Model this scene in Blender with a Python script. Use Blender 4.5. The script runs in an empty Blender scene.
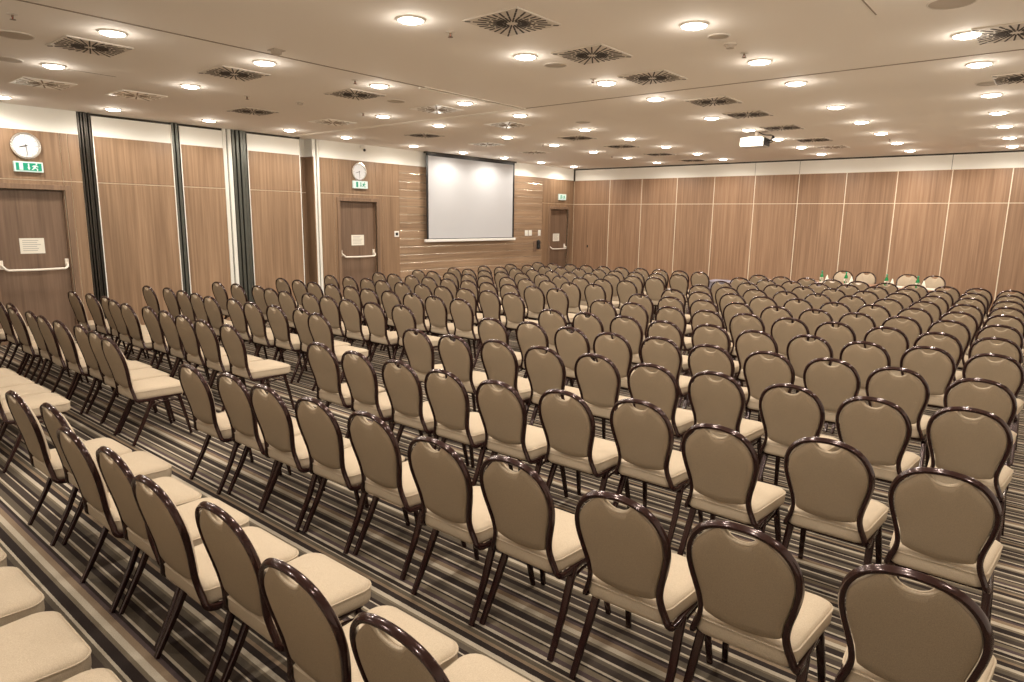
import bpy, bmesh, math, random
from mathutils import Vector, Matrix

# ------------------------------------------------------------------ camera, light, exposure
random.seed(7)
scene = bpy.context.scene
COL = scene.collection
YAW, PITCH, ROLL, FPX, EYE = math.radians(-39.552), math.radians(10.375), math.radians(0.830), 666.43, 1.91
fw = Vector((math.sin(YAW) * math.cos(PITCH), math.cos(YAW) * math.cos(PITCH), -math.sin(PITCH)))
r0 = Vector((math.cos(YAW), -math.sin(YAW), 0)); u0 = r0.cross(fw)
rt = r0 * math.cos(ROLL) + u0 * math.sin(ROLL); up = -r0 * math.sin(ROLL) + u0 * math.cos(ROLL)
cd = bpy.data.cameras.new('camera'); cam = bpy.data.objects.new('camera', cd); COL.objects.link(cam)
cd.sensor_width = 36.0; cd.lens = FPX * 36.0 / 1024.0; cd.clip_start = 0.05
cam.matrix_world = Matrix(((rt.x, up.x, -fw.x, 0), (rt.y, up.y, -fw.y, 0), (rt.z, up.z, -fw.z, EYE), (0, 0, 0, 1)))
scene.camera = cam
vs = scene.view_settings
vs.view_transform = 'Standard'; vs.look = 'None'; vs.gamma = 1.0; vs.use_curve_mapping = False
vs.exposure = 0.08
LAMP_W = 50.0            # watts of each recessed downlight
LAMP_COL = (1.0, 0.935, 0.84)
HALO_W = 2.2  # watts of the extra point lamp that makes each ceiling halo
LENS_EMIT = 38.0
w = bpy.data.worlds.new('world'); scene.world = w; w.use_nodes = True
w.node_tree.nodes['Background'].inputs[0].default_value = (1.0, 0.85, 0.68, 1)
w.node_tree.nodes['Background'].inputs[1].default_value = 0.3
scene.cycles.max_bounces = 10; scene.cycles.diffuse_bounces = 7; scene.cycles.glossy_bounces = 4
scene.cycles.sample_clamp_indirect = 6.0

XW, YB, ZC, ZT, ZM = -11.745, 17.085, 3.407, 3.069, 2.372      # side wall, far wall, ceiling, band, mid seam
XR, YR = 2.3, -3.2

# ------------------------------------------------------------------ helpers
def mat(name, col, rough=.6, metal=0., emit=None, estr=0., spec=None, coat=0.):
    m = bpy.data.materials.new(name); m.use_nodes = True
    b = m.node_tree.nodes['Principled BSDF']
    b.inputs['Base Color'].default_value = (*col, 1); b.inputs['Roughness'].default_value = rough
    b.inputs['Metallic'].default_value = metal
    if spec is not None: b.inputs['Specular IOR Level'].default_value = spec
    if coat: b.inputs['Coat Weight'].default_value = coat
    if emit: b.inputs['Emission Color'].default_value = (*emit, 1); b.inputs['Emission Strength'].default_value = estr
    return m

def nd(m, t, **kw):
    n = m.node_tree.nodes.new(t)
    for k, v in kw.items(): setattr(n, k, v)
    return n

def lk(m, a, b): m.node_tree.links.new(a, b)

def ramp(m, stops, interp='LINEAR'):
    n = nd(m, 'ShaderNodeValToRGB'); cr = n.color_ramp; cr.interpolation = interp
    while len(cr.elements) > 1: cr.elements.remove(cr.elements[-1])
    cr.elements[0].position = stops[0][0]; cr.elements[0].color = (*stops[0][1], 1)
    for p, c in stops[1:]:
        e = cr.elements.new(p); e.color = (*c, 1)
    return n

def fabric(name, col, var=.06, scale=260):
    m = mat(name, col, .92, spec=.2)
    tc = nd(m, 'ShaderNodeTexCoord'); no = nd(m, 'ShaderNodeTexNoise'); no.inputs['Scale'].default_value = scale
    no.inputs['Detail'].default_value = 3
    lk(m, tc.outputs['Object'], no.inputs['Vector'])
    r = ramp(m, [(.25, tuple(c * (1 - var * 2.2) for c in col)), (.75, tuple(min(1, c * (1 + var * 2.2)) for c in col))])
    lk(m, no.outputs['Fac'], r.inputs['Fac'])
    b = m.node_tree.nodes['Principled BSDF']; lk(m, r.outputs['Color'], b.inputs['Base Color'])
    bp = nd(m, 'ShaderNodeBump'); bp.inputs['Strength'].default_value = .25; bp.inputs['Distance'].default_value = .002
    lk(m, no.outputs['Fac'], bp.inputs['Height']); lk(m, bp.outputs['Normal'], b.inputs['Normal'])
    return m

def wood(name, dark, light, axis='Z', pitch=(0, 0, 0), rough=.42, var=.10):
    """Laminate with fine grain along AXIS; PITCH snaps a tone change to each board."""
    m = mat(name, light, rough, spec=.35)
    tc = nd(m, 'ShaderNodeTexCoord'); mp = nd(m, 'ShaderNodeMapping')
    s = [26.0, 26.0, 26.0]; s['XYZ'.index(axis)] = .75
    mp.inputs['Scale'].default_value = s
    lk(m, tc.outputs['Object'], mp.inputs['Vector'])
    n1 = nd(m, 'ShaderNodeTexNoise'); n1.inputs['Scale'].default_value = 1.0; n1.inputs['Detail'].default_value = 5
    n1.inputs['Roughness'].default_value = .62
    lk(m, mp.outputs['Vector'], n1.inputs['Vector'])
    mp2 = nd(m, 'ShaderNodeMapping'); s2 = [4.5, 4.5, 4.5]; s2['XYZ'.index(axis)] = .45
    mp2.inputs['Scale'].default_value = s2; lk(m, tc.outputs['Object'], mp2.inputs['Vector'])
    n2 = nd(m, 'ShaderNodeTexNoise'); n2.inputs['Scale'].default_value = 1.0; n2.inputs['Detail'].default_value = 2
    lk(m, mp2.outputs['Vector'], n2.inputs['Vector'])
    ad = nd(m, 'ShaderNodeMath', operation='MULTIPLY_ADD'); ad.inputs[1].default_value = .65
    sc2 = nd(m, 'ShaderNodeMath', operation='MULTIPLY'); sc2.inputs[1].default_value = .35
    lk(m, n2.outputs['Fac'], sc2.inputs[0]); lk(m, n1.outputs['Fac'], ad.inputs[0]); lk(m, sc2.outputs[0], ad.inputs[2])
    r = ramp(m, [(.32, dark), (.50, tuple((a + c) / 2 for a, c in zip(dark, light))), (.66, light)])
    lk(m, ad.outputs[0], r.inputs['Fac'])
    b = m.node_tree.nodes['Principled BSDF']
    if any(pitch):
        sn = nd(m, 'ShaderNodeVectorMath', operation='SNAP'); sn.inputs[1].default_value = [p or 1000 for p in pitch]
        wn = nd(m, 'ShaderNodeTexWhiteNoise', noise_dimensions='3D')
        lk(m, tc.outputs['Object'], sn.inputs[0]); lk(m, sn.outputs[0], wn.inputs['Vector'])
        mr = nd(m, 'ShaderNodeMapRange'); mr.inputs['To Min'].default_value = 1 - var; mr.inputs['To Max'].default_value = 1 + var
        lk(m, wn.outputs['Value'], mr.inputs['Value'])
        mx = nd(m, 'ShaderNodeVectorMath', operation='SCALE'); lk(m, r.outputs['Color'], mx.inputs[0]); lk(m, mr.outputs['Result'], mx.inputs['Scale'])
        lk(m, mx.outputs[0], b.inputs['Base Color'])
    else: lk(m, r.outputs['Color'], b.inputs['Base Color'])
    return m

def carpet():
    m = mat('striped_carpet', (.2, .16, .12), .95, spec=.1)
    D, B, T, G, C, Pu, O = (.032, .023, .020), (.062, .047, .038), (.17, .135, .095), (.105, .084, .062), (.44, .375, .29), (.085, .060, .058), (.23, .165, .11)
    seq = [(D, 2), (C, 1.6), (Pu, 2.2), (T, 2.4), (D, 1), (C, 1), (B, 3), (G, 2), (C, 1.1), (D, 3.6), (T, 1.6), (C, 2.4), (O, 2.4), (Pu, 1.5), (D, 1.3), (C, 1.2), (G, 3),
           (D, 2.4), (T, 1.2), (C, .9), (B, 3.6), (C, .8), (D, 1.6), (G, 2.4), (T, 1.2), (C, 1.9), (D, 2.8), (O, 1.4), (G, 2), (C, .8)]
    tot = sum(s for _, s in seq); pos = 0; st = []
    for c, s in seq: st.append((pos / tot, c)); pos += s
    tc = nd(m, 'ShaderNodeTexCoord'); sp = nd(m, 'ShaderNodeSeparateXYZ'); lk(m, tc.outputs['Object'], sp.inputs[0])
    # faint wobble of the woven edge
    nz = nd(m, 'ShaderNodeTexNoise'); nz.inputs['Scale'].default_value = 60; lk(m, tc.outputs['Object'], nz.inputs['Vector'])
    ma = nd(m, 'ShaderNodeMath', operation='MULTIPLY_ADD'); ma.inputs[1].default_value = .004; lk(m, nz.outputs['Fac'], ma.inputs[0]); lk(m, sp.outputs['Y'], ma.inputs[2])
    dv = nd(m, 'ShaderNodeMath', operation='DIVIDE'); dv.inputs[1].default_value = tot * .0125; lk(m, ma.outputs[0], dv.inputs[0])
    fr = nd(m, 'ShaderNodeMath', operation='FRACT'); lk(m, dv.outputs[0], fr.inputs[0])
    r = ramp(m, st, 'CONSTANT'); lk(m, fr.outputs[0], r.inputs['Fac'])
    n2 = nd(m, 'ShaderNodeTexNoise'); n2.inputs['Scale'].default_value = 180; n2.inputs['Detail'].default_value = 2; lk(m, tc.outputs['Object'], n2.inputs['Vector'])
    mr = nd(m, 'ShaderNodeMapRange'); mr.inputs['To Min'].default_value = .72; mr.inputs['To Max'].default_value = 1.28; lk(m, n2.outputs['Fac'], mr.inputs['Value'])
    mx = nd(m, 'ShaderNodeVectorMath', operation='SCALE'); lk(m, r.outputs['Color'], mx.inputs[0]); lk(m, mr.outputs['Result'], mx.inputs['Scale'])
    b = m.node_tree.nodes['Principled BSDF']; lk(m, mx.outputs[0], b.inputs['Base Color'])
    bp = nd(m, 'ShaderNodeBump'); bp.inputs['Strength'].default_value = .4; bp.inputs['Distance'].default_value = .004
    lk(m, n2.outputs['Fac'], bp.inputs['Height']); lk(m, bp.outputs['Normal'], b.inputs['Normal'])
    return m

M = dict(
    carpet=carpet(),
    ceiling=mat('ceiling_paint', (.87, .81, .745), .8, spec=.2),
    seam=mat('ceiling_seam', (.30, .24, .19), .8),
    seam_pale=mat('ceiling_track', (.90, .86, .79), .8),
    band=mat('white_band_paint', (.90, .885, .83), .6, spec=.3),
    wood_back=wood('oak_laminate_far', (.220, .125, .074), (.395, .245, .150), 'Z', (1.05, 0, 0)),
    wood_side=wood('oak_laminate_side', (.185, .110, .063), (.345, .222, .134), 'Z', (0, 1.1, 0)),
    wood_plank=wood('oak_planks', (.20, .125, .075), (.39, .265, .17), 'Y', (0, 2.6, .1831)),
    wood_door=wood('door_laminate', (.125, .078, .050), (.235, .150, .100), 'Z'),
    wood_frame=wood('door_frame_laminate', (.15, .092, .058), (.28, .18, .115), 'Z'),
    reveal=mat('cream_reveal_strip', (.82, .72, .56), .35, spec=.5),
    groove_glint=mat('groove_glint_strip', (.85, .78, .66), .22, .85),
    bronze=mat('dark_bronze_profile', (.045, .038, .030), .35, .7),
    greydark=mat('grey_green_profile', (.10, .10, .085), .4, .6),
    whiteprof=mat('white_profile', (.80, .78, .72), .4),
    black=mat('black_plastic', (.012, .011, .012), .4),
    cream=fabric('cream_fabric', (.435, .35, .255)),
    taupe=fabric('taupe_fabric', (.285, .218, .148), .09, 420),
    tube=mat('dark_brown_tube', (.036, .014, .012), .17, .40, spec=.5, coat=.15),
    foot=mat('foot_glide', (.25, .21, .17), .5),
    screen=mat('screen_fabric', (.53, .53, .55), .75, spec=.2),
    white=mat('white_plastic', (.82, .80, .76), .4),
    casing=mat('projector_casing', (.60, .585, .55), .45),
    paper=mat('paper', (.80, .76, .66), .7),
    ink=mat('pale_ink', (.45, .42, .38), .8),
    barwhite=mat('cream_bar', (.85, .78, .68), .35),
    chrome=mat('clock_rim', (.70, .67, .62), .22, .9),
    face=mat('clock_face', (.66, .655, .67), .5),
    green=mat('exit_green', (.0, .27, .16), .5, emit=(.0, .42, .25), estr=.12),
    signwhite=mat('exit_white', (.62, .74, .71), .5, emit=(.75, .95, .9), estr=.12),
    ventplate=mat('vent_plate', (.70, .64, .57), .5, spec=.3),
    ventlit=mat('vent_plate_lit', (.96, .94, .89), .32, .45, spec=.5),  # lit copy of the vent plate, lamp glare put into its colour
    slot=mat('vent_slot', (.045, .033, .026), .7),
    slotpale=mat('vent_slot_pale', (.30, .25, .20), .6),  # slot colour paled to imitate glare on the lit vents
    ring=mat('lamp_ring', (.85, .80, .72), .4),
    lens=mat('lamp_lens', (.9, .9, .85), .4, emit=(1.0, .90, .74), estr=LENS_EMIT),
    speaker=mat('speaker_grille', (.50, .43, .36), .8),
    brass=mat('sprinkler_metal', (.22, .15, .10), .4, .8),
    red=mat('red_bulb', (.5, .03, .02), .3),
    glassg=mat('green_glass', (.02, .30, .09), .1, spec=.8),
    glass=mat('clear_glass', (.80, .74, .64), .1, spec=.8),
    skirt=fabric('lavender_grey_skirt', (.24, .22, .26), .05, 90),
    tabletop=wood('table_top', (.22, .12, .075), (.38, .22, .145), 'X'),
    labelw=mat('bottle_label', (.8, .8, .7), .6),
)
m = M['glass'].node_tree.nodes['Principled BSDF']; m.inputs['Transmission Weight'].default_value = .75
m = M['glassg'].node_tree.nodes['Principled BSDF']; m.inputs['Transmission Weight'].default_value = .35

def obj(name, bm, mats, parent=None, smooth=False, loc=None):
    me = bpy.data.meshes.new(name)
    bmesh.ops.recalc_face_normals(bm, faces=bm.faces)
    bm.to_mesh(me); bm.free()
    for k in (mats if isinstance(mats, (list, tuple)) else [mats]): me.materials.append(M[k])
    if smooth:
        for p in me.polygons: p.use_smooth = True
        try: me.set_sharp_from_angle(angle=math.radians(42))
        except Exception: pass
    o = bpy.data.objects.new(name, me); COL.objects.link(o)
    if parent: o.parent = parent
    if loc: o.location = loc
    return o

def thing(name, label, cat, loc=(0, 0, 0), rotz=0., group=None):
    o = bpy.data.objects.new(name, None); COL.objects.link(o); o.location = loc; o.rotation_euler = (0, 0, rotz)
    o.empty_display_size = .1
    return tag(o, label, cat, group)

def tag(o, label, cat, group=None):
    o['label'] = label; o['category'] = cat
    if group: o['group'] = group
    return o

def struct(name, bm=None, mats='band', loc=(0, 0, 0)):
    if bm is None:
        o = bpy.data.objects.new(name, None); COL.objects.link(o); o.location = loc
    else: o = obj(name, bm, mats)
    o['kind'] = 'structure'
    return o

def box(bm, x0, x1, y0, y1, z0, z1, mi=0, bev=0.):
    vs_ = [bm.verts.new(p) for p in ((x0, y0, z0), (x1, y0, z0), (x1, y1, z0), (x0, y1, z0), (x0, y0, z1), (x1, y0, z1), (x1, y1, z1), (x0, y1, z1))]
    fs = [bm.faces.new([vs_[i] for i in f]) for f in ((3, 2, 1, 0), (4, 5, 6, 7), (0, 1, 5, 4), (1, 2, 6, 5), (2, 3, 7, 6), (3, 0, 4, 7))]
    for f in fs: f.material_index = mi
    if bev:
        es = list({e for f in fs for e in f.edges})
        r = bmesh.ops.bevel(bm, geom=es, offset=bev, segments=2, affect='EDGES', profile=.5)
        for f in r['faces']: f.material_index = mi
    return bm

def nbox(*a, **k): return box(bmesh.new(), *a, **k)

def spline(pts, n=6, closed=False):
    P = [Vector(p) for p in pts]; out = []; L = len(P)
    for i in range(L if closed else L - 1):
        a = P[(i - 1) % L] if closed or i else P[0] * 2 - P[1]
        b, c = P[i], P[(i + 1) % L]
        d = P[(i + 2) % L] if closed or i + 2 < L else P[-1] * 2 - P[-2]
        for k in range(n):
            t = k / n
            out.append(.5 * ((2 * b) + (c - a) * t + (2 * a - 5 * b + 4 * c - d) * t * t + (3 * b - a - 3 * c + d) * t ** 3))
    if not closed: out.append(P[-1])
    return out

def rrect(w, d, r, seg=2):
    out = []
    for cx, cy, a0 in ((w / 2 - r, d / 2 - r, 0), (-w / 2 + r, d / 2 - r, 90), (-w / 2 + r, -d / 2 + r, 180), (w / 2 - r, -d / 2 + r, 270)):
        for k in range(seg + 1):
            a = math.radians(a0 + 90 * k / seg); out.append((cx + r * math.cos(a), cy + r * math.sin(a)))
    return out

def circle_sec(r, n=10): return [(r * math.cos(2 * math.pi * k / n), r * math.sin(2 * math.pi * k / n)) for k in range(n)]

def sweep(bm, path, sec, hint=(0, 0, 1), closed=False, mi=0, scales=None):
    """Carry the section SEC along PATH with a rotation-minimising frame; hint = the section's first axis at the start."""
    path = [Vector(p) for p in path]; n = len(path); rings = []
    def tan(i):
        if closed: return (path[(i + 1) % n] - path[i - 1]).normalized()
        return (path[min(i + 1, n - 1)] - path[max(i - 1, 0)]).normalized()
    t = tan(0); a = Vector(hint); a = (a - t * a.dot(t)).normalized()
    for i in range(n):
        t2 = tan(i); q = t.rotation_difference(t2); a = q @ a; a = (a - t2 * a.dot(t2)).normalized(); t = t2
        b = t.cross(a); s = scales[i] if scales else 1
        rings.append([bm.verts.new(path[i] + a * x * s + b * y * s) for x, y in sec])
    k = len(sec)
    for i in range(n if closed else n - 1):
        A, B = rings[i], rings[(i + 1) % n]
        for j in range(k):
            f = bm.faces.new((A[j], A[(j + 1) % k], B[(j + 1) % k], B[j])); f.material_index = mi
    if not closed:
        for rg, rev in ((rings[0], True), (rings[-1], False)):
            f = bm.faces.new(list(reversed(rg)) if rev else rg); f.material_index = mi
    return bm

def lathe(bm, prof, n=24, origin=(0, 0, 0), axis='Z', mi=0):
    """Turn the profile (radius, height) about an axis; a zero radius closes it."""
    o = Vector(origin); rings = []
    def P(r, h, a):
        c, s = r * math.cos(a), r * math.sin(a)
        return o + (Vector((c, s, h)) if axis == 'Z' else Vector((h, c, s)) if axis == 'X' else Vector((s, h, c)))
    for r, h in prof:
        rings.append([bm.verts.new(P(0, h, 0))] if r < 1e-6 else [bm.verts.new(P(r, h, 2 * math.pi * k / n)) for k in range(n)])
    for A, B in zip(rings, rings[1:]):
        for j in range(n):
            a, b, c, d = A[j % len(A)], A[(j + 1) % len(A)], B[(j + 1) % len(B)], B[j % len(B)]
            q = []
            for v in (a, b, c, d):
                if v not in q: q.append(v)
            if len(q) > 2: f = bm.faces.new(q); f.material_index = mi
    return bm

ORD = ['first', 'second', 'third', 'fourth', 'fifth', 'sixth', 'seventh', 'eighth', 'ninth', 'tenth', 'eleventh', 'twelfth', 'thirteenth', 'fourteenth']

def copy_tree(o, parent=None):
    c = o.copy(); COL.objects.link(c)
    if parent: c.parent = parent
    for ch in list(o.children): copy_tree(ch, c)
    return c

# ------------------------------------------------------------------ the room
struct('floor', nbox(XW - .3, XR + .2, YR - .2, YB + .2, -.1, 0), 'carpet')
struct('ceiling', nbox(XW - .3, XR + .2, YR - .2, YB + .2, ZC, ZC + .12), 'ceiling')
struct('wall_right', nbox(XR, XR + .2, YR, YB, 0, ZC), 'band')
struct('wall_rear', nbox(XW, XR, YR - .2, YR, 0, ZC), 'band')

# far wall: wide laminate panels with pale reveals, white band above
bm = bmesh.new()
box(bm, XW - .2, XR + .2, YB + .02, YB + .22, 0, ZC, 3)
SB = [-10.49, -9.45, -8.38, -7.33, -6.27, -5.21, -4.16, -3.12, -2.10, -1.07, -.03, 1.02, 2.07]
edges = [XW] + SB + [XR]
for a, b in zip(edges, edges[1:]):
    for z0, z1 in ((0.0, ZM), (ZM, ZT)):
        box(bm, a + .009, b - .009, YB - .02, YB + .03, z0 + (.006 if z0 else 0), z1 - .006, 0)
box(bm, XW, XR, YB - .017, YB + .03, 0, ZT, 1)
prev = XW
for x in (-6.29, -5.22, -2.13, XR):
    box(bm, prev + .004, x - .004, YB - .02, YB + .03, ZT, ZC - .035, 2); prev = x
box(bm, XW, XR, YB - .015, YB + .03, ZT, ZC, 3)
struct('wall_back', bm, ['wood_back', 'reveal', 'band', 'bronze'])
struct('trim_1', nbox(XW, XW + .03, YB - .06, YB - .02, ZT - .02, ZC), 'bronze')
bm = bmesh.new(); box(bm, -11.34, -11.332, YB - .0215, YB - .02, 0, ZT); struct('trim_2', bm, 'wood_door')
o = obj('wall_lock', box(bmesh.new(), -11.215, -11.175, YB - .035, YB - .02, 1.10, 1.17, 0, .006), 'black')
tag(o, 'small black lock plate on the far wood wall near the corner', 'lock')

# side wall: doors, folding partition panels, plank field behind the screen
bm = bmesh.new()
box(bm, XW - .5, XW - .3, YR, YB, 0, ZC, 3)
def sidepanel(y0, y1, z0=0.0, z1=ZT, x=XW, seam=True):
    zs = [z0, ZM, z1] if seam and z0 < ZM < z1 else [z0, z1]
    for a, b in zip(zs, zs[1:]):
        box(bm, x - .3, x, y0 + .003, y1 - .003, a + (.005 if a == ZM else 0), b - (.005 if b == ZM else 0), 0)
        box(bm, x - .3, x - .006, y0, y1, a, b, 1)
def sideband(y0, y1, x=XW, top=ZC):
    box(bm, x - .3, x - .002, y0, y1, ZT, top, 2)
D1, D2, D3 = (2.66, 3.60, 2.235), (8.555, 9.51, 2.225), (15.88, 16.78, 2.21)
sidepanel(YR, D1[0]); sidepanel(D1[0], D1[1], D1[2]); sidepanel(D1[1], 3.70); sidepanel(3.70, 3.855)
sideband(YR, 3.855)
for a, b in ((4.045, 5.235), (5.365, 6.115), (6.57, 7.655)):
    sidepanel(a, b, z1=ZT); sideband(a, b, top=ZC - .04)
box(bm, XW - .3, XW - .05, 3.9, 7.66, ZC - .04, ZC, 3)
sidepanel(7.66, 7.95, x=XW - .27); sideband(7.66, 7.95, x=XW - .27)
box(bm, XW - .3, XW, 7.945, 7.97, 0, ZT, 0); sideband(7.945, 7.97)
sidepanel(8.10, D2[0] - .14); sidepanel(D2[0] - .14, D2[0]); sidepanel(D2[0], D2[1], D2[2]); sidepanel(D2[1], 9.69); sidepanel(9.69, 10.17)
sideband(8.10, YB)
sidepanel(15.49, D3[0]); sidepanel(D3[0], D3[1], D3[2]); sidepanel(D3[1], YB)
box(bm, XW - .3, XW - .02, 10.17, 15.49, 0, ZT, 0)
struct('wall_left', bm, ['wood_side', 'reveal', 'band', 'bronze'])
bm = bmesh.new(); z = ZT; k = 0
while z > .05:
    z0 = max(z - .1831, 0); box(bm, XW - .02, XW, 10.17, 15.49, z0 + .010, z - .006, 0, .004); z = z0
struct('trim_3', bm, 'wood_plank')
bm = bmesh.new(); z = ZT - .1831
while z > .05:
    sweep(bm, [(XW - .008, 10.17, z + .002), (XW - .008, 12.8, z + .002), (XW - .008, 15.49, z + .002)], circle_sec(.009, 12)); z -= .1831
struct('trim_4', bm, 'groove_glint')  # glossy rods added in the grooves so the downlights glint there
# partition profiles, ribbed because the edges of the stacked leaves show
def ribs(name, y0, y1, n, mt, depth=.05, d0=.0, z1=ZC):
    b_ = bmesh.new(); wd = (y1 - y0) / n
    for i in range(n):
        dx = depth * (.35 + .65 * ((i * 7) % 3) / 2)
        box(b_, XW - .3, XW + d0 + dx - .02, y0 + i * wd + .002, y0 + (i + 1) * wd - .002 - wd * .22, 0, z1, 0, .003)
    box(b_, XW - .3, XW - .03, y0, y1, 0, z1, 1)
    o = struct(name, b_, [mt, 'bronze']); return o
ribs('trim_5', 3.86, 4.04, 5, 'bronze')
ribs('trim_6', 5.24, 5.36, 2, 'greydark', .04)
ribs('trim_7', 6.12, 6.29, 2, 'whiteprof', .05)
ribs('trim_8', 6.29, 6.57, 4, 'greydark', .05)
ribs('trim_9', 7.97, 8.10, 2, 'whiteprof', .05)
bm = bmesh.new(); box(bm, XW - .3, XW + .0, 7.655, 7.672, 0, ZC)
struct('trim_10', bm, 'bronze')
for n, (y, mt) in enumerate(((4.045, 'seam_pale'), (5.235, 'seam_pale'), (5.365, 'seam_pale'), (6.57, 'seam_pale'), (7.655, 'seam_pale'))):
    s = .012 if n in (0, 2, 3) else -.012
    struct('trim_%d' % (11 + n), nbox(XW - .05, XW + .012, min(y, y + s), max(y, y + s), 0, ZC - .04), mt)

def door(name, y0, y1, ztop, bar_y, bar_z):
    r = struct(name, loc=(XW, (y0 + y1) / 2, 0)); cy = (y0 + y1) / 2; h = (y1 - y0) / 2
    f = bmesh.new()
    for s in (-1, 1):
        e = s * h; a, b = min(e, e + s * .075), max(e, e + s * .075); box(f, -.10, .022, a, b, 0, ztop + .075, 0, .004)
        a, b = min(e, e - s * .018), max(e, e - s * .018); box(f, -.10, -.03, a, b, 0, ztop)
    box(f, -.10, .022, -h, h, ztop, ztop + .075, 0, .004)
    obj('door_frame', f, 'wood_frame', r)
    obj('door_leaf', box(bmesh.new(), -.13, -.075, -h + .004, h - .004, .006, ztop - .004, 0, .003), 'wood_door', r)
    g = bmesh.new(); a, b = bar_y[0] - cy, bar_y[1] - cy
    sweep(g, spline([(-.075, a, bar_z + .075), (.0, a + .012, bar_z + .045), (.03, a + .05, bar_z + .005), (.035, a + .12, bar_z), (.035, (a + b) / 2, bar_z - .004),
                     (.035, b - .12, bar_z), (.03, b - .05, bar_z + .005), (.0, b - .012, bar_z + .045), (-.075, b, bar_z + .075)], 5), circle_sec(.016, 10))
    for yy in (a, b): box(g, -.078, -.05, yy - .025, yy + .025, bar_z + .01, bar_z + .14, 0, .006)
    obj('push_bar', g, 'barwhite', r)
    return r
door('door_1', *D1, (2.72, 3.55), 1.075)
door('door_2', *D2, (8.60, 9.46), 1.07)
door('door_3', *D3, (15.93, 16.72), 1.06)

def wallthing(name, y, z, label, cat, x=XW, group=None): return thing(name, label, cat, (x, y, z), 0, group)

def notice(y0, y1, z0, z1, label):
    t = wallthing('paper_notice', (y0 + y1) / 2, (z0 + z1) / 2, label, 'notice', XW - .074)
    h, v = (y1 - y0) / 2, (z1 - z0) / 2
    obj('sheet', nbox(0, .003, -h, h, -v, v), 'paper', t)
    b_ = bmesh.new(); random.seed(int(y0 * 10))
    for i in range(6):
        zz = v * (.7 - .26 * i); box(b_, .0031, .0036, -h * .78, h * random.uniform(.2, .8), zz - .006, zz + .004)
    obj('text_lines', b_, 'ink', t)
notice(2.975, 3.285, 1.305, 1.53, 'cream paper notice on the brown door below the nearest clock')
notice(8.88, 9.21, 1.305, 1.525, 'cream paper notice on the middle door, left of the projection screen')
notice(16.14, 16.46, 1.28, 1.50, 'small white paper notice on the far door beside the room corner')

def clock(y, z, label):
    t = wallthing('wall_clock', y, z, label, 'clock', XW + .0)
    R = .185
    obj('rim', lathe(bmesh.new(), [(0, 0), (R, 0), (R + .006, .02), (R, .045), (R - .02, .048), (R - .026, .03), (0, .03)], 40, axis='X'), 'chrome', t, True)
    obj('dial', lathe(bmesh.new(), [(R - .027, .031), (0, .0312)], 40, axis='X'), 'face', t)
    for k in range(12):
        b_ = bmesh.new(); a = math.radians(30 * k); c, s = math.sin(a), math.cos(a); L = .022 if k % 3 else .034
        p = [Vector((.0325, c * q - s * e, s * q + c * e)) for q, e in ((R - .032, -.004), (R - .032, .004), (R - .032 - L, .004), (R - .032 - L, -.004))]
        b_.faces.new([b_.verts.new(v) for v in p])
        obj('hour_mark', b_, 'ink', t)
    for nm, ang, L, wd in (('hour_hand', 254, .095, .006), ('minute_hand', 175, .135, .0045)):
        a = math.radians(ang); c, s = math.sin(a), math.cos(a); b2 = bmesh.new()
        p = [Vector((.036, c * q - s * e, s * q + c * e)) for q, e in ((-.02, -wd), (-.02, wd), (L, wd * .5), (L, -wd * .5))]
        v = [b2.verts.new(x) for x in p] + [b2.verts.new(x + Vector((.002, 0, 0))) for x in p]
        b2.faces.new(v[:4]); b2.faces.new(v[4:])
        for i in range(4): b2.faces.new((v[i], v[(i + 1) % 4], v[4 + (i + 1) % 4], v[4 + i]))
        obj(nm, b2, 'black', t)
    return t
clock(3.16, 2.845, 'round white clock above the green exit sign by the nearest door')
clock(9.05, 2.84, 'round silver-rimmed wall clock above the middle door beside the screen')

def exit_sign(y, z, hw, hh, pale, label):
    t = wallthing('exit_sign', y, z, label, 'exit sign')
    bgc, fgc = ('signwhite', 'green') if pale else ('green', 'signwhite')
    obj('housing', box(bmesh.new(), 0, .05, -hw, hw, -hh, hh, 0, .006), 'signwhite', t)
    if not pale: obj('face_panel', nbox(.0505, .052, -hw * .88, hw * .88, -hh * .74, hh * .74), bgc, t)
    x = .0525; b_ = bmesh.new()
    def poly(pts):
        v = [b_.verts.new((x, a * hw, b * hh * 1.3)) for a, b in pts] + [b_.verts.new((x + .0015, a * hw, b * hh * 1.3)) for a, b in pts]
        n = len(pts); b_.faces.new(v[:n]); b_.faces.new(v[n:])
        for i in range(n): b_.faces.new((v[i], v[(i + 1) % n], v[n + (i + 1) % n], v[n + i]))
    # the doorway, the arrow, the running figure
    poly([(-.66, -.5), (-.66, .55), (-.40, .55), (-.40, -.5)])
    poly([(-.06, .5), (.04, .5), (.04, -.1), (.10, -.1), (-.01, -.5), (-.12, -.1), (-.06, -.1)])
    poly([(.48, .55), (.58, .55), (.58, .33), (.48, .33)])
    poly([(.30, .25), (.52, .28), (.66, .05), (.60, -.02), (.50, .10), (.46, -.10), (.62, -.25), (.60, -.55), (.53, -.55), (.53, -.30), (.40, -.18), (.32, -.35), (.18, -.42), (.18, -.30), (.27, -.24), (.34, .10), (.24, .0), (.20, .08)])
    obj('pictogram', b_, fgc, t)
    return t
exit_sign(3.165, 2.55, .178, .072, False, 'green exit sign with white running figure over the nearest door')
exit_sign(9.07, 2.575, .185, .078, True, 'pale exit sign with green pictograms under the clock beside the screen')
exit_sign(16.42, 2.565, .175, .085, True, 'small pale exit sign over the far door in the room corner')

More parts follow.
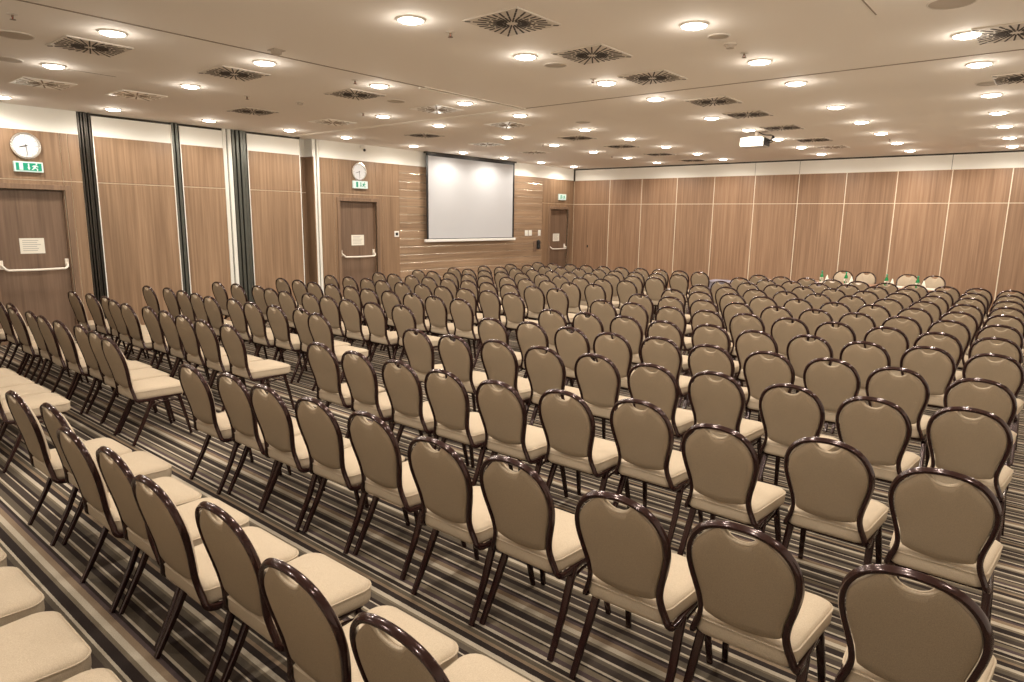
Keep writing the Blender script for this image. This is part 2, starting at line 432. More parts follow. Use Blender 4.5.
# projection screen hung from the ceiling
t = thing('projection_screen', 'large white projection screen with black borders on the plank wall', 'projection screen', (XW + .10, 12.50, 0))
h = 1.60
obj('screen_fabric', nbox(0, .004, -h + .06, h - .06, 1.42, 3.33), 'screen', t)
b_ = bmesh.new(); box(b_, -.001, .0065, -h, -h + .062, 1.41, 3.37); box(b_, -.001, .0065, h - .062, h, 1.41, 3.37); box(b_, -.001, .0065, -h, h, 3.32, 3.37); box(b_, -.001, .0065, -h, h, 1.41, 1.428)
obj('black_border', b_, 'black', t)
b_ = bmesh.new(); box(b_, -.025, .03, -h - .06, h + .06, 1.345, 1.41, 0, .012); obj('bottom_bar', b_, 'white', t)
obj('roller_case', nbox(-.05, .05, -h - .03, h + .03, 3.37, ZC), 'bronze', t)

def plate(y, z, hw, hh, label, inner=None, name='wall_socket', cat='socket', double=False):
    t = wallthing(name, y, z, label, cat)
    obj('cover_plate', box(bmesh.new(), 0, .012, -hw, hw, -hh, hh, 0, .004), 'white', t)
    b_ = bmesh.new(); box(b_, .012, .014, -hw * .55, hw * .55, -hh * .5, hh * .5, 0)
    obj('insert', b_, inner or 'labelw', t)
plate(10.07, 1.54, .065, .065, 'white framed control panel with dark centre left of the planks', 'black', 'control_panel', 'control panel')
plate(14.78, 1.53, .068, .075, 'white wall socket, left of the pair beside the screen', 'labelw')
plate(14.95, 1.53, .068, .075, 'white wall socket, right one of the pair beside the screen', 'labelw')
plate(15.37, 1.53, .055, .08, 'single white switch plate above the black wall handset', 'labelw', 'light_switch', 'switch')
t = wallthing('wall_telephone', 15.24, 1.20, 'black handset on a brown cradle hanging beside the far door', 'telephone')
obj('cradle', box(bmesh.new(), 0, .035, -.13, -.01, -.18, .10, 0, .01), 'wood_door', t)
b_ = bmesh.new(); sweep(b_, spline([(.05, .02, .12), (.085, .03, .08), (.075, .03, .0), (.085, .03, -.08), (.05, .02, -.10)], 5), rrect(.06, .10, .02)); box(b_, 0, .05, -.02, .08, -.10, .11, 0, .012)
obj('handset', b_, 'black', t)
t = wallthing('security_camera', 9.14, 3.33, 'small dark security camera on the white band above the middle clock', 'camera')
obj('bracket', box(bmesh.new(), 0, .05, -.04, .04, .0, .06, 0, .01), 'white', t)
b_ = bmesh.new(); sweep(b_, [(.04, 0, .0), (.10, -.02, -.02), (.17, -.05, -.05)], circle_sec(.035, 14)); obj('camera_body', b_, 'ventlit', t, True)
b_ = bmesh.new(); sweep(b_, [(.168, -.049, -.049), (.185, -.056, -.056)], circle_sec(.028, 14)); obj('camera_lens', b_, 'black', t, True)

# ceiling seams: the folding partition's tracks
TX, TY = -6.03, 7.47
bm = bmesh.new()
box(bm, TX - .012, TX + .012, YR, TY, ZC - .004, ZC + .01); struct('trim_16', bm, 'seam')
bm = bmesh.new(); box(bm, TX - .07, TX - .035, 5.6, TY, ZC - .012, ZC + .01); box(bm, TX + .025, TX + .05, 5.6, TY, ZC - .008, ZC + .01); struct('trim_17', bm, 'seam_pale')
bm = bmesh.new(); box(bm, TX, XR, TY - .012, TY + .012, ZC - .004, ZC + .01); struct('trim_18', bm, 'seam')
bm = bmesh.new(); box(bm, XW, TX, TY - .04, TY - .01, ZC - .010, ZC + .01); box(bm, XW, TX, TY + .03, TY + .07, ZC - .010, ZC + .01); struct('trim_19', bm, 'seam_pale')
bm = bmesh.new(); box(bm, -8.43, -8.42, 2.72, 3.2, ZC - .002, ZC + .01); box(bm, -1.30, -1.29, 5.2, 5.67, ZC - .002, ZC + .01); struct('trim_20', bm, 'seam')

# ------------------------------------------------------------------ downlights
LIGHTS = [
 [(-11.10, 2.79), (-11.0, 4.10), (-10.92, 5.49), (-10.90, 6.93), (-10.92, 8.15), (-10.97, 9.92), (-11.04, 11.50), (-11.05, 12.97), (-11.1, 14.55), (-11.13, 16.12)],
 [(-8.33, 2.57), (-8.25, 3.94), None, (-8.19, 6.80), (-8.21, 7.98), (-8.30, 9.82), (-8.33, 11.34), (-8.40, 12.92), (-8.44, 14.49), (-8.50, 16.08)],
 [(-6.42, 2.44), (-6.39, 3.81), (-6.37, 5.24), (-6.37, 6.67), (-6.43, 7.89), (-6.50, 9.71), (-6.54, 11.26), (-6.58, 12.80), (-6.64, 14.43), (-6.71, 16.03)],
 [(-4.10, 2.30), (-4.11, 3.70), (-4.13, 5.14), (-4.16, 6.61), (-4.19, 7.80), (-4.26, 9.66), (-4.29, 11.21), (-4.32, 12.72), (-4.38, 14.30), (-4.43, 15.87)],
 [(-2.44, 2.20), (-2.44, 3.66), (-2.45, 5.12), (-2.47, 6.60), (-2.51, 7.81), (-2.57, 9.66), (-2.62, 11.26), (-2.66, 12.80), (-2.71, 14.43), (-2.76, 16.02)],
 [(-.80, 2.20), (-.81, 3.70), (-.82, 5.15), (-.84, 6.65), (-.87, 7.88), (-.92, 9.76), (-.96, 11.32), (-.99, 12.87), (-1.03, 14.53), (-1.08, 16.13)],
]
ROWN = ['first', 'second', 'third', 'fourth', 'fifth', 'sixth']
proto = None
def make_lamp(loc, label):
    t = thing('recessed_downlight', label, 'ceiling light', loc, 0, 'recessed downlights in the ceiling')
    obj('trim_ring', lathe(bmesh.new(), [(.094, -.002), (.096, -.014), (.108, -.012), (.116, -.004), (.117, .0), (.094, .0)], 28), 'ring', t, True)
    obj('lens', lathe(bmesh.new(), [(.095, -.004), (.085, -.018), (.05, -.028), (0, -.032)], 28), 'lens', t, True)
    ld = bpy.data.lights.new('lamp', 'SPOT'); ld.energy = LAMP_W; ld.color = LAMP_COL; ld.spot_size = math.radians(176); ld.spot_blend = .5; ld.shadow_soft_size = .07
    lo = bpy.data.objects.new('lamp', ld); COL.objects.link(lo); lo.parent = t; lo.location = (0, 0, -.06)
    gd = bpy.data.lights.new('added_halo', 'POINT'); gd.energy = HALO_W; gd.color = LAMP_COL; gd.shadow_soft_size = .05  # extra point lamp, added to throw a halo on the ceiling
    go = bpy.data.objects.new('added_halo', gd); COL.objects.link(go); go.parent = t; go.location = (0, 0, -.085)
    return t
for ri, row in enumerate(LIGHTS):
    seen = 0
    vis0 = (0, 0, 0, 1, 2, 3)[ri]
    for i, p in enumerate(row):
        if p is None: continue
        k = i - vis0
        if k < 0: continue
        lab = 'round recessed downlight, %s from the camera in %s ceiling row from the screen wall' % (ORD[k if ri != 1 or i < 2 else k - 1], ROWN[ri])
        if proto is None: proto = o = make_lamp((p[0], p[1], ZC), lab)
        else: o = copy_tree(proto); o.location = (p[0], p[1], ZC)
        o['label'] = lab
# lamps over the photographer, out of frame, complete the grid
for x, y in ((-4.1, 2.3), (-2.44, 2.2), (-2.44, 3.66), (-.8, 2.2), (-.81, 3.7), (-.82, 5.15), (-8.4, 1.1), (-6.4, 1.0), (-4.1, .9), (-2.4, .8), (-.8, .8), (.9, 2.2), (.9, 5.1), (.9, 8.0), (.9, 11.3), (.9, 14.4), (-4.1, -1.2), (-.8, -1.2), (-8.4, -1.2)):
    o = copy_tree(proto); o.location = (x, y, ZC); o['label'] = 'round recessed downlight overhead, outside the picture, near the camera'; o['group'] = 'downlights behind and beside the camera'

# ------------------------------------------------------------------ ceiling air vents
def vent_meshes(white):  # white picks the lit copy, with lamp glare painted in
    t = thing('ceiling_vent', '', 'vent', (0, 0, 0), 0, 'square swirl air vents in the ceiling')
    H = .272
    obj('face_plate', box(bmesh.new(), -H, H, -H, H, -.012, .0, 0, .004), 'ventlit' if white else 'ventplate', t)
    b_ = bmesh.new(); n = 28
    for k in range(0, n, 2 if white else 1):
        a = 2 * math.pi * (k + .5) / n; c, s = math.cos(a), math.sin(a)
        lim = (H - .014) / max(abs(c), abs(s)); r = .045 if k % 2 == 0 else .075
        while r < lim - .02:
            L = min(.105, lim - r)
            e = .0085 if white else .0064
            p = [(c * q - s * w_, s * q + c * w_) for q, w_ in ((r, -e), (r, e), (r + L, e), (r + L, -e))]
            v = [b_.verts.new((x, y, -.0155)) for x, y in p] + [b_.verts.new((x, y, -.0115)) for x, y in p]
            b_.faces.new(v[:4]); b_.faces.new(list(reversed(v[4:])))
            for i in range(4): b_.faces.new((v[i], v[(i + 1) % 4], v[4 + (i + 1) % 4], v[4 + i]))
            r += L + .018
    obj('slots', b_, 'slotpale' if white else 'slot', t)
    return t
VENTS = [('t', -7.11, 2.50), ('w', -9.55, 2.82), ('w', -9.46, 3.82), ('t', -7.13, 3.89), ('t', -9.43, 5.40), ('t', -7.06, 5.42), ('w', -9.40, 6.76), ('w', -7.05, 6.81),
         ('t', -3.53, 4.22), ('t', -3.59, 5.44), ('t', -3.62, 6.65), ('w', -7.22, 8.56), ('t', -9.40, 8.77), ('w', -9.41, 10.50), ('t', -7.26, 10.59), ('t', -7.30, 12.26), ('t', -7.42, 14.14),
         ('t', -3.68, 8.37), ('t', -3.71, 9.62), ('t', -3.77, 11.24), ('t', -3.83, 13.15), ('w', -3.87, 14.54), ('w', -9.6, 12.33), ('t', -7.45, 15.95), ('t', -.53, 6.76), ('t', -.56, 8.82)]
protos = {}
def vrow(x): return 'nearest the screen wall' if x < -9 else 'second from the screen wall' if x < -6.5 else 'through the middle of the ceiling' if x < -3 else 'at the right edge of the photo'
cnt = {}
for kd, x, y in sorted(VENTS, key=lambda v: v[2]):
    rw = vrow(x); k = cnt.get(rw, 0); cnt[rw] = k + 1
    if kd not in protos: protos[kd] = o = vent_meshes(kd == 'w')
    else: o = copy_tree(protos[kd])
    o.location = (x, y, ZC)
    o['label'] = '%s square slotted vent, %s in the vent row %s' % ('white' if kd == 'w' else 'tan', ORD[k], rw)

def sprinkler(x, y, label):
    t = thing('sprinkler_head', label, 'sprinkler', (x, y, ZC), 0, 'sprinkler heads in the ceiling')
    obj('escutcheon', lathe(bmesh.new(), [(0, 0), (.045, 0), (.042, -.008), (.018, -.014), (0, -.014)], 18), 'ventplate', t, True)
    b_ = bmesh.new(); lathe(b_, [(0, -.012), (.012, -.012), (.010, -.04), (0, -.04)], 10)
    for s in (-1, 1): sweep(b_, [(s * .008, 0, -.035), (s * .018, 0, -.05), (s * .006, 0, -.07)], circle_sec(.003, 6))
    lathe(b_, [(0, -.070), (.024, -.070), (.026, -.075), (0, -.078)], 14); obj('sprinkler_body', b_, 'brass', t, True)
    obj('bulb', lathe(bmesh.new(), [(0, -.04), (.004, -.045), (.004, -.062), (0, -.067)], 8), 'red', t, True)
    t.scale = (.85, .85, .55)
    return t
SPR = [(-6.49, 1.76, 'small sprinkler head at the top left corner of the photo'), (-8.33, 4.70, 'small sprinkler head near the tan vent above the folding partition panels'), (-4.12, 4.14, 'small sprinkler head left of the largest ceiling vent'),
       (-6.36, 4.89, 'small sprinkler head in the ceiling beside the long seam'), (-8.22, 6.45, 'small sprinkler head beside the partition track'), (-4.18, 6.37, 'small sprinkler head touching a downlight near the ceiling seams'),
       (-2.47, 6.21, 'small sprinkler head left of a bright downlight right of centre'), (-8.44, 11.11, 'tiny sprinkler head above the projection screen'), (-8.59, 14.01, 'tiny sprinkler head near the far room corner'), (-2.71, 13.77, 'tiny sprinkler head between far downlights at right')]
for s in SPR: sprinkler(*s)

def grille(x, y, r, label):
    t = thing('ceiling_speaker', label, 'speaker', (x, y, ZC), 0, 'round flat ceiling speakers')
    obj('rim', lathe(bmesh.new(), [(r - .012, 0), (r, 0), (r, -.004), (r - .006, -.009), (r - .012, -.006)], 30), 'ventplate', t, True)
    obj('grille', lathe(bmesh.new(), [(0, -.008), (r * .6, -.007), (r - .011, -.004)], 30), 'speaker', t, True)
SPK = [(-4.12, 5.60, .115, 'round flat ceiling speaker between two downlights, nearest the largest vent'), (-2.43, 5.54, .09, 'round flat ceiling speaker right of centre between two downlights'), (-7.21, 1.95, .15, 'round ceiling speaker at the left edge of the photo, the nearer'),
       (-8.39, 2.19, .13, 'round ceiling speaker at the left edge of the photo, the farther'), (-7.02, 6.05, .12, 'round ceiling speaker between two vents near the partition track'), (-6.06, 8.99, .12, 'round ceiling speaker beyond the partition track, left of centre'),
       (-.83, 5.66, .15, 'large round ceiling speaker cut by the top edge of the photo'), (-.87, 8.99, .14, 'round ceiling speaker in the rightmost downlight row')]
for s in SPK: grille(*s)

def detector(x, y, label, sq=False):
    t = thing('smoke_detector', label, 'detector', (x, y, ZC))
    if sq:
        obj('base', box(bmesh.new(), -.06, .06, -.06, .06, -.01, 0, 0, .003), 'speaker', t)
        obj('sensor', lathe(bmesh.new(), [(0, -.01), (.05, -.01), (.045, -.035), (.02, -.045), (0, -.045)], 20), 'speaker', t, True)
    else:
        obj('base', lathe(bmesh.new(), [(0, 0), (.055, 0), (.055, -.01), (0, -.012)], 20), 'ventplate', t, True)
        obj('sensor', lathe(bmesh.new(), [(0, -.012), (.04, -.012), (.034, -.035), (0, -.04)], 20), 'speaker', t, True)
detector(-5.84, 3.61, 'square grey detector beside a downlight along the long ceiling seam', True)
detector(-2.45, 5.84, 'small round detector beyond the right-of-centre ceiling speaker')
detector(-8.16, 5.36, 'small round detector in the gap between left downlights')

# ceiling projector
t = thing('ceiling_projector', 'white video projector hanging from the ceiling before the far wall', 'projector', (-4.28, 11.55, 3.235), math.radians(4))
b_ = box(bmesh.new(), -.21, .16, -.16, .16, -.075, .065, 0, .012); obj('casing', b_, 'casing', t)
b_ = bmesh.new(); box(b_, -.10, .06, -.166, -.158, -.045, .040, 0, .003)
for i in range(6): box(b_, -.09, .05, -.169, -.165, -.038 + i * .014, -.031 + i * .014, 0)
obj('vent_grille', b_, 'slotpale', t)
obj('lens', lathe(bmesh.new(), [(.05, -.20), (.055, -.245), (.04, -.25), (0, -.235)], 20, axis='X'), 'black', t, True)
b_ = bmesh.new(); box(b_, .16, .175, -.14, .14, -.06, .05, 0, .004)
for i, (a, c) in enumerate(((-.10, .0), (-.03, .02), (.04, -.01), (.10, .02))):
    sweep(b_, spline([(.17, a, c), (.24, a * .8, c + .01), (.25, a * .4, .09), (.12, 0, .11), (.02, 0, .16)], 4), circle_sec(.007, 6))
obj('cables', b_, 'black', t)
b_ = bmesh.new(); lathe(b_, [(0, .065), (.03, .065), (.03, .165), (0, .165)], 14); box(b_, -.12, .12, -.10, .10, .065, .085, 0, .004); box(b_, -.15, .15, -.12, .12, 0.160, .173, 0, .002)
obj('mount', b_, 'speaker', t)
t.scale = (1.05, 1.05, 1.05)

# ------------------------------------------------------------------ banquet chair (one built, the rest copied)
S = .955
def chair_proto():
    t = thing('banquet_chair', '', 'chair')
    def yb(z): return -.190 - .17 * (z - .43) - .10 * max(0, z - .60) ** 1.3
    half = [(.197, .404), (.184, .438), (.169, .480), (.162, .525), (.169, .578), (.184, .635), (.198, .692), (.205, .745), (.199, .803), (.175, .857), (.133, .900), (.073, .924)]
    pts = [(.188, .205, .392), (.195, .10, .389), (.202, -.08, .385), (.204, -.158, .388)]
    right = pts + [(x, yb(z), z) for x, z in half]
    left = [(-x, y, z) for x, y, z in reversed(right)]
    path = spline(right + [(0, yb(.932), .932)] + left, 4)
    b_ = bmesh.new(); sweep(b_, path, rrect(.021, .029, .007), hint=(1, 0, 0))
    sweep(b_, [(-.188, .2, .385), (0, .21, .385), (.188, .2, .385)], rrect(.02, .022, .005))
    sweep(b_, [(-.195, -.13, .376), (.195, -.13, .376)], rrect(.02, .022, .005))
    for v in b_.verts: v.co *= S
    fr = obj('frame', b_, 'tube', t, True)
    # balloon pad: outline inside the frame, notch at the top for the hand, arc at the bottom
    out = []
    inner = [(-x + .013, z) for x, z in half[3:]]
    L = [(x, z - (.012 if z > .84 else 0) - (.0 if z < .9 else .0)) for x, z in inner]
    R_ = [(-x, z) for x, z in reversed(L)]
    notch = [(-.070, .908), (-.050, .886), (-.026, .874), (0, .870), (.026, .874), (.050, .886), (.070, .908)]
    bottom = [(.136, .508), (.082, .492), (0, .486), (-.082, .492), (-.136, .508)]
    ol = [(p[0], 0, p[1]) for p in (L[:-1] + [(-.090, .913)] + notch + [(.090, .913)] + R_[1:] + bottom)]
    ol = [(v.x, v.z) for v in spline(ol, 3, True)]
    cx, cz = 0, .70
    def pad(b2, y_edge, levels, sgn, mi):
        rings = []
        for s, dy in levels:
            if s == 0: rings.append([b2.verts.new((cx, yb(cz) + y_edge + sgn * dy, cz))])
            else: rings.append([b2.verts.new((cx + (x - cx) * s, yb(cz + (z - cz) * s) + y_edge + sgn * dy, cz + (z - cz) * s)) for x, z in ol])
        n = len(ol)
        for A, B in zip(rings, rings[1:]):
            for j in range(n):
                q = []
                for v in (A[j % len(A)], A[(j + 1) % len(A)], B[(j + 1) % len(B)], B[j % len(B)]):
                    if v not in q: q.append(v)
                f = b2.faces.new(q); f.material_index = mi
    b_ = bmesh.new(); pad(b_, -.004, [(.0, .0), (.5, .0), (.9, .0), (.985, .0), (1.0, .008), (1.0, .014), (.975, .026), (.90, .036), (.6, .048), (.3, .052), (0, .053)], 1, 0)
    nt = [(x, yb(z) - .006, z) for x, z in [(-.086, .912)] + notch + [(.086, .912)]]
    sweep(b_, spline(nt, 3), circle_sec(.0055, 8)); nt2 = [(x * .9, y + .018, z - .002) for x, y, z in nt]; sweep(b_, spline(nt2, 3), circle_sec(.006, 8))
    for v in b_.verts: v.co *= S
    obj('backrest', b_, 'cream', t, True)
    b_ = bmesh.new(); pad(b_, -.005, [(.982, -.002), (.98, .004), (.95, .008), (.8, .0105), (.4, .012), (0, .0125)], -1, 0)
    for v in b_.verts: v.co *= S
    p_ = obj('back_panel', b_, 'taupe', t, True); p_['label'] = 'taupe woven rear panel of the backrest'
    # seat cushion
    so = []
    for x0, y0, r, a0 in ((.223, .262, .065, 0), (-.223, .262, .065, 90), (-.196, -.198, .05, 180), (.196, -.198, .05, 270)):
        cx_, cy_ = x0 - math.copysign(r, x0), y0 - math.copysign(r, y0)
        for k in range(6):
            a = math.radians(a0 + 90 * k / 5); so.append((cx_ + r * math.cos(a), cy_ + r * math.sin(a)))
    b_ = bmesh.new(); rings = []
    for s, z in ((.0, .398), (.96, .398), (.992, .406), (1.0, .420), (1.0, .455), (.992, .466), (.985, .469), (.975, .474), (.93, .482), (.80, .488), (.5, .493), (0, .495)):
        rings.append([b_.verts.new((0, .02, z))] if s == 0 else [b_.verts.new((x * s, .02 + (y - .02) * s, z)) for x, y in so])
    n = len(so)
    for A, B in zip(rings, rings[1:]):
        for j in range(n):
            q = []
            for v in (A[j % len(A)], A[(j + 1) % len(A)], B[(j + 1) % len(B)], B[j % len(B)]):
                if v not in q: q.append(v)
            b_.faces.new(q)
    for k, z in enumerate((.4655,)):
        sweep(b_, [(x * .998, .02 + (y - .02) * .998, z) for x, y in so], circle_sec(.0045, 6), closed=True)
    for v in b_.verts: v.co *= S
    obj('seat', b_, 'cream', t, True)
    for sx in (-1, 1):
        b_ = bmesh.new(); sweep(b_, [(sx * .197, -.055, .388), (sx * .207, -.140, .20), (sx * .213, -.245, .004)], rrect(.035, .026, .007), hint=(1, 0, 0), scales=[1.1, 1, .82])
        for v in b_.verts: v.co *= S
        obj('leg', b_, 'tube', t, True)
        b_ = bmesh.new(); sweep(b_, [(sx * .186, .180, .385), (sx * .201, .220, .20), (sx * .212, .258, .004)], rrect(.032, .024, .006), hint=(1, 0, 0), scales=[1.1, 1, .82])
        for v in b_.verts: v.co *= S
        obj('leg', b_, 'tube', t, True)
        b_ = bmesh.new(); sweep(b_, spline([(sx * .199, -.085, .305), (sx * .196, -.04, .332), (sx * .192, .05, .346), (sx * .192, .15, .342), (sx * .194, .192, .325)], 4), rrect(.013, .013, .004), hint=(1, 0, 0))
        for v in b_.verts: v.co *= S
        obj('stretcher', b_, 'tube', t, True)
    return t

ROWS = {
    ('left', 1): [(-6.08, 1.45), (-6.53, 1.45), (-6.97, 1.45), (-7.42, 1.45), None, None, None, None, None, None],
    ('left', 2): [(-6.0, 2.32), (-6.45, 2.37), (-6.9, 2.4), (-7.34, 2.36), (-7.79, 2.35), (-8.23, 2.37), (-8.68, 2.33), (-9.12, 2.42), (-9.57, 2.4), (-10.02, 2.33)],
    ('left', 3): [(-5.99, 3.34), (-6.44, 3.31), (-6.89, 3.32), (-7.33, 3.34), (-7.78, 3.35), (-8.22, 3.29), (-8.67, 3.32), (-9.11, 3.39), (-9.56, 3.37), (-10.01, 3.31)],
    ('left', 4): [(-6.05, 4.35), (-6.5, 4.45), (-6.95, 4.39), (-7.39, 4.35), (-7.84, 4.37), (-8.28, 4.29), (-8.73, 4.33), (-9.17, 4.35), (-9.62, 4.36), (-10.07, 4.27)],
    ('left', 5): [(-5.97, 5.45), (-6.41, 5.37), (-6.86, 5.34), (-7.31, 5.36), (-7.75, 5.38), (-8.2, 5.3), (-8.64, 5.34), (-9.09, 5.41), (-9.54, 5.32), (-9.98, 5.25)],
    ('left', 6): [(-5.93, 6.39), (-6.38, 6.37), (-6.83, 6.38), (-7.27, 6.36), (-7.72, 6.33), (-8.16, 6.36), (-8.61, 6.34), (-9.05, 6.32), (-9.5, 6.34), (-9.95, 6.32)],
    ('left', 7): [(-5.9, 7.4), (-6.35, 7.41), (-6.79, 7.38), (-7.24, 7.36), (-7.69, 7.36), (-8.13, 7.33), (-8.58, 7.3), (-9.02, 7.34), (-9.47, 7.31), (-9.92, 7.25)],
    ('left', 8): [(-5.86, 8.4), (-6.31, 8.41), (-6.76, 8.36), (-7.2, 8.34), (-7.65, 8.36), (-8.09, 8.32), (-8.54, 8.3), (-8.98, 8.3), (-9.43, 8.27), (-9.88, 8.29)],
    ('left', 9): [(-5.85, 9.43), (-6.29, 9.36), (-6.74, 9.35), (-7.19, 9.33), (-7.63, 9.35), (-8.08, 9.26), (-8.52, 9.28), (-8.97, 9.25), (-9.42, 9.24), (-9.86, 9.26)],
    ('left', 10): [(-5.81, 10.38), (-6.26, 10.32), (-6.71, 10.3), (-7.15, 10.3), (-7.6, 10.33), (-8.04, 10.27), (-8.49, 10.2), (-8.93, 10.19), (-9.38, 10.2), (-9.83, 10.23)],
    ('left', 11): [(-5.78, 11.34), (-6.23, 11.34), (-6.68, 11.31), (-7.12, 11.26), (-7.57, 11.21), (-8.01, 11.2), (-8.46, 11.16), (-8.9, 11.14), (-9.35, 11.17), (-9.8, 11.14)],
    ('left', 12): [(-5.79, 12.35), (-6.23, 12.29), (-6.68, 12.23), (-7.13, 12.21), (-7.57, 12.26), (-8.02, 12.19), (-8.46, 12.15), (-8.91, 12.17), (-9.36, 12.13), (-9.8, 12.05)],
    ('left', 13): [(-5.78, 13.29), (-6.23, 13.3), (-6.68, 13.27), (-7.12, 13.25), (-7.57, 13.19), (-8.01, 13.16), (-8.46, 13.13), (-8.9, 13.14), (-9.35, 13.06), (-9.8, 13.08)],
    ('right', 0): [None, None, (-3.54, 0.42), (-3.05, 0.42), (-2.56, 0.42), (-2.07, 0.42), (-1.58, 0.42), (-1.09, 0.42), None, None],
    ('right', 1): [(-4.54, 1.31), (-4.1, 1.36), (-3.56, 1.28), (-3.11, 1.3), (-2.64, 1.27), (-2.2, 1.32), (-1.65, 1.26), (-1.2, 1.27), (-0.73, 1.26), (-0.25, 1.25)],
    ('right', 2): [(-4.53, 2.3), (-4.08, 2.35), (-3.64, 2.34), (-3.19, 2.37), (-2.73, 2.4), (-2.17, 2.34), (-1.73, 2.38), (-1.19, 2.35), (-0.74, 2.41), (-0.23, 2.45)],
    ('right', 3): [(-4.6, 3.38), (-4.1, 3.36), (-3.62, 3.37), (-3.16, 3.37), (-2.69, 3.39), (-2.24, 3.48), (-1.79, 3.6), (-1.25, 3.44), (-0.77, 3.59), (-0.28, 3.49)],
    ('right', 4): [(-4.56, 4.39), (-4.09, 4.4), (-3.64, 4.48), (-3.18, 4.51), (-2.7, 4.55), (-2.21, 4.53), (-1.76, 4.6), (-1.25, 4.59), (-0.78, 4.6), (-0.31, 4.73)],
    ('right', 5): [(-4.52, 5.4), (-4.07, 5.49), (-3.59, 5.5), (-3.14, 5.5), (-2.7, 5.6), (-2.21, 5.56), (-1.74, 5.6), (-1.29, 5.67), (-0.84, 5.66), (-0.34, 5.65)],
    ('right', 6): [(-4.49, 6.41), (-4.05, 6.48), (-3.6, 6.55), (-3.13, 6.53), (-2.68, 6.64), (-2.2, 6.59), (-1.74, 6.68), (-1.27, 6.67), (-0.81, 6.8), (-0.35, 6.8)],
    ('right', 7): [(-4.57, 7.63), (-4.13, 7.66), (-3.62, 7.65), (-3.16, 7.66), (-2.72, 7.73), (-2.24, 7.72), (-1.79, 7.75), (-1.31, 7.77), (-0.86, 7.75), (-0.41, 7.79)],
    ('right', 8): [(-4.58, 8.64), (-4.11, 8.64), (-3.63, 8.64), (-3.18, 8.67), (-2.69, 8.65), (-2.25, 8.72), (-1.8, 8.74), (-1.35, 8.77), (-0.9, 8.81), (-0.45, 8.79)],
    ('right', 9): [(-4.56, 9.61), (-4.11, 9.6), (-3.66, 9.7), (-3.21, 9.66), (-2.76, 9.74), (-2.28, 9.69), (-1.84, 9.78), (-1.38, 9.77), (-0.92, 9.75), (-0.47, 9.8)],
    ('right', 10): [(-4.56, 10.59), (-4.11, 10.61), (-3.66, 10.6), (-3.21, 10.64), (-2.77, 10.69), (-2.32, 10.74), (-1.85, 10.7), (-1.41, 10.73), (-0.95, 10.72), (-0.5, 10.75)],
    ('right', 11): [(-4.6, 11.56), (-4.16, 11.63), (-3.71, 11.65), (-3.26, 11.66), (-2.81, 11.68), (-2.34, 11.66), (-1.89, 11.71), (-1.44, 11.65), (-1.0, 11.71), (-0.55, 11.68)],
    ('right', 12): [(-4.66, 12.57), (-4.16, 12.54), (-3.72, 12.57), (-3.27, 12.55), (-2.82, 12.63), (-2.38, 12.59), (-1.93, 12.59), (-1.49, 12.6), (-1.04, 12.61), (-0.59, 12.63)],
    ('right', 13): [(-4.64, 13.5), (-4.19, 13.45), (-3.74, 13.51), (-3.3, 13.54), (-2.85, 13.5), (-2.4, 13.53), (-1.96, 13.52), (-1.51, 13.57), (-1.07, 13.62), (-0.62, 13.6)],
}
CH = None
def seat_label(block, r, c, row):
    side = 'left' if block == 'left' else 'right'
    look = 'cream-seated banquet chair'
    n = r + (1 if block == 'right' else 0)
    if c == 0: return '%s at the aisle end of the %s row of the %s block' % (look, ORD[n - 1], side)
    return '%s, %s from the aisle in %s row of %s block, counting from camera' % (look, ORD[c], ORD[n - 1], side)
random.seed(11)
def put_chair(x, y, rz, label, group):
    global CH
    if CH is None: CH = o = chair_proto()
    else: o = copy_tree(CH)
    o.location = (x, y, 0); o.rotation_euler = (0, 0, rz); o['label'] = label; o['category'] = 'chair'; o['group'] = group
    return o
for (block, r), row in ROWS.items():
    for c, p in enumerate(row):
        if p is None: continue
        put_chair(p[0], p[1], math.radians(max(-.6, min(.6, random.gauss(0, .4)))), seat_label(block, r, c, row), 'banquet chairs in the %s block of seating' % block)

# ------------------------------------------------------------------ head tables with bottles, glasses and papers
def table(x0, x1, y0, y1, zt, label, top='tabletop'):
    t = thing('conference_table', label, 'table', ((x0 + x1) / 2, (y0 + y1) / 2, 0)); h, v = (x1 - x0) / 2, (y1 - y0) / 2
    obj('tabletop', box(bmesh.new(), -h, h, -v, v, zt - .03, zt, 0, .006), top, t)
    b_ = bmesh.new(); path = []
    n = 120
    for k in range(n):
        s = k / n * (4 * h + 4 * v)
        if s < 2 * h: p = (-h + s, -v, 0, -1)
        elif s < 2 * h + 2 * v: p = (h, -v + s - 2 * h, 1, 0)
        elif s < 4 * h + 2 * v: p = (h - (s - 2 * h - 2 * v), v, 0, 1)
        else: p = (-h, v - (s - 4 * h - 2 * v), -1, 0)
        e = -.015 + .008 * math.sin(k * 2 * math.pi / 4)
        path.append((p[0] + p[2] * e, p[1] + p[3] * e))
    lo = [b_.verts.new((x, y, .02)) for x, y in path]; hi = [b_.verts.new((x * .995, y * .99, zt - .03)) for x, y in path]
    for k in range(n): b_.faces.new((lo[k], lo[(k + 1) % n], hi[(k + 1) % n], hi[k]))
    obj('skirt', b_, 'skirt', t, True)
    return t
TZ = .70
table(-4.20, -2.94, 14.62, 15.30, TZ, 'skirted conference table before the far wall, the left of two')
table(-2.90, -1.62, 14.62, 15.30, TZ, 'skirted conference table before the far wall, the right of two')
table(-5.95, -5.02, 13.70, 14.25, .665, 'small grey-skirted table in the aisle between the blocks', 'skirt')
for i, x in enumerate((-3.735, -3.285, -2.50, -2.03)):
    put_chair(x, 15.62, math.pi, 'banquet chair facing the audience behind the head tables, %s from the left' % ORD[i], 'chairs behind the head tables')
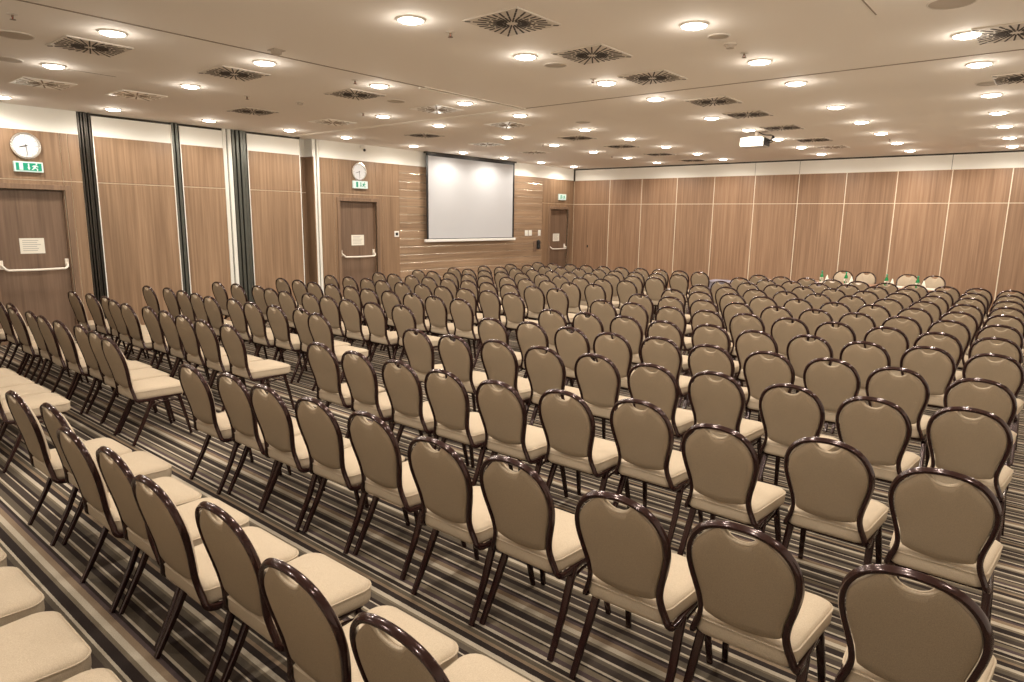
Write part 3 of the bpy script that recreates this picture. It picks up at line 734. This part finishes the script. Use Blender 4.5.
def bottle(x, y, i):
    t = thing('glass_bottle', 'green glass bottle on the head tables, %s from the left' % ORD[i], 'bottle', (x, y, TZ), 0, 'green bottles on the head tables')
    obj('bottle_body', lathe(bmesh.new(), [(0, 0), (.033, .0), (.036, .01), (.036, .12), (.030, .15), (.014, .18), (.012, .215), (0, .215)], 18), 'glassg', t, True)
    obj('cap', lathe(bmesh.new(), [(0, .214), (.0145, .214), (.0145, .235), (0, .236)], 14), 'green', t, True)
    obj('bottle_label', lathe(bmesh.new(), [(.0368, .05), (.0368, .10)], 18), 'labelw', t, True)
def glass(x, y, i):
    o = obj('drinking_glass', lathe(bmesh.new(), [(0, 0), (.024, 0), (.031, .11), (.029, .11), (.022, .008), (0, .008)], 18), 'glass', None, True, (x, y, TZ))
    tag(o, 'clear drinking glass on the head tables, %s from the left' % ORD[i], 'glass', 'drinking glasses on the head tables')
def napkin(x, y, i):
    b_ = bmesh.new(); lathe(b_, [(.045, 0), (.042, .04), (.022, .10), (.006, .15), (0, .155)], 7); o = obj('folded_napkin', b_, 'paper', None, True, (x, y, TZ))
    tag(o, 'folded white napkin standing on the head tables, %s from the left' % ORD[i], 'napkin', 'folded napkins on the head tables')
for i, (x, y) in enumerate(((-3.94, 14.98), (-3.47, 14.98), (-2.73, 15.0), (-2.19, 15.0))):
    bottle(x, y, i); napkin(x + .10, y + .02, i); glass(x + .04, y - .12, i)
for i, (x, y, wd) in enumerate(((-3.80, 14.86, .22), (-3.28, 14.84, .24), (-2.52, 14.86, .22), (-1.98, 14.80, .24))):
    o = obj('paper_stack', box(bmesh.new(), -wd / 2, wd / 2, -.13, .13, 0, .018, 0), 'paper', None, False, (x, y, TZ)); o.rotation_euler = (0, 0, .08 * (i - 1.5))
    tag(o, 'white paper stack lying on the head tables, %s from the left' % ORD[i], 'papers', 'paper stacks on the head tables')
o = obj('paper_sheet', box(bmesh.new(), -.07, .07, -.10, .10, 0, .006), 'paper', None, False, (-5.25, 13.92, .665)); tag(o, 'white sheet of paper on the small aisle table', 'papers')
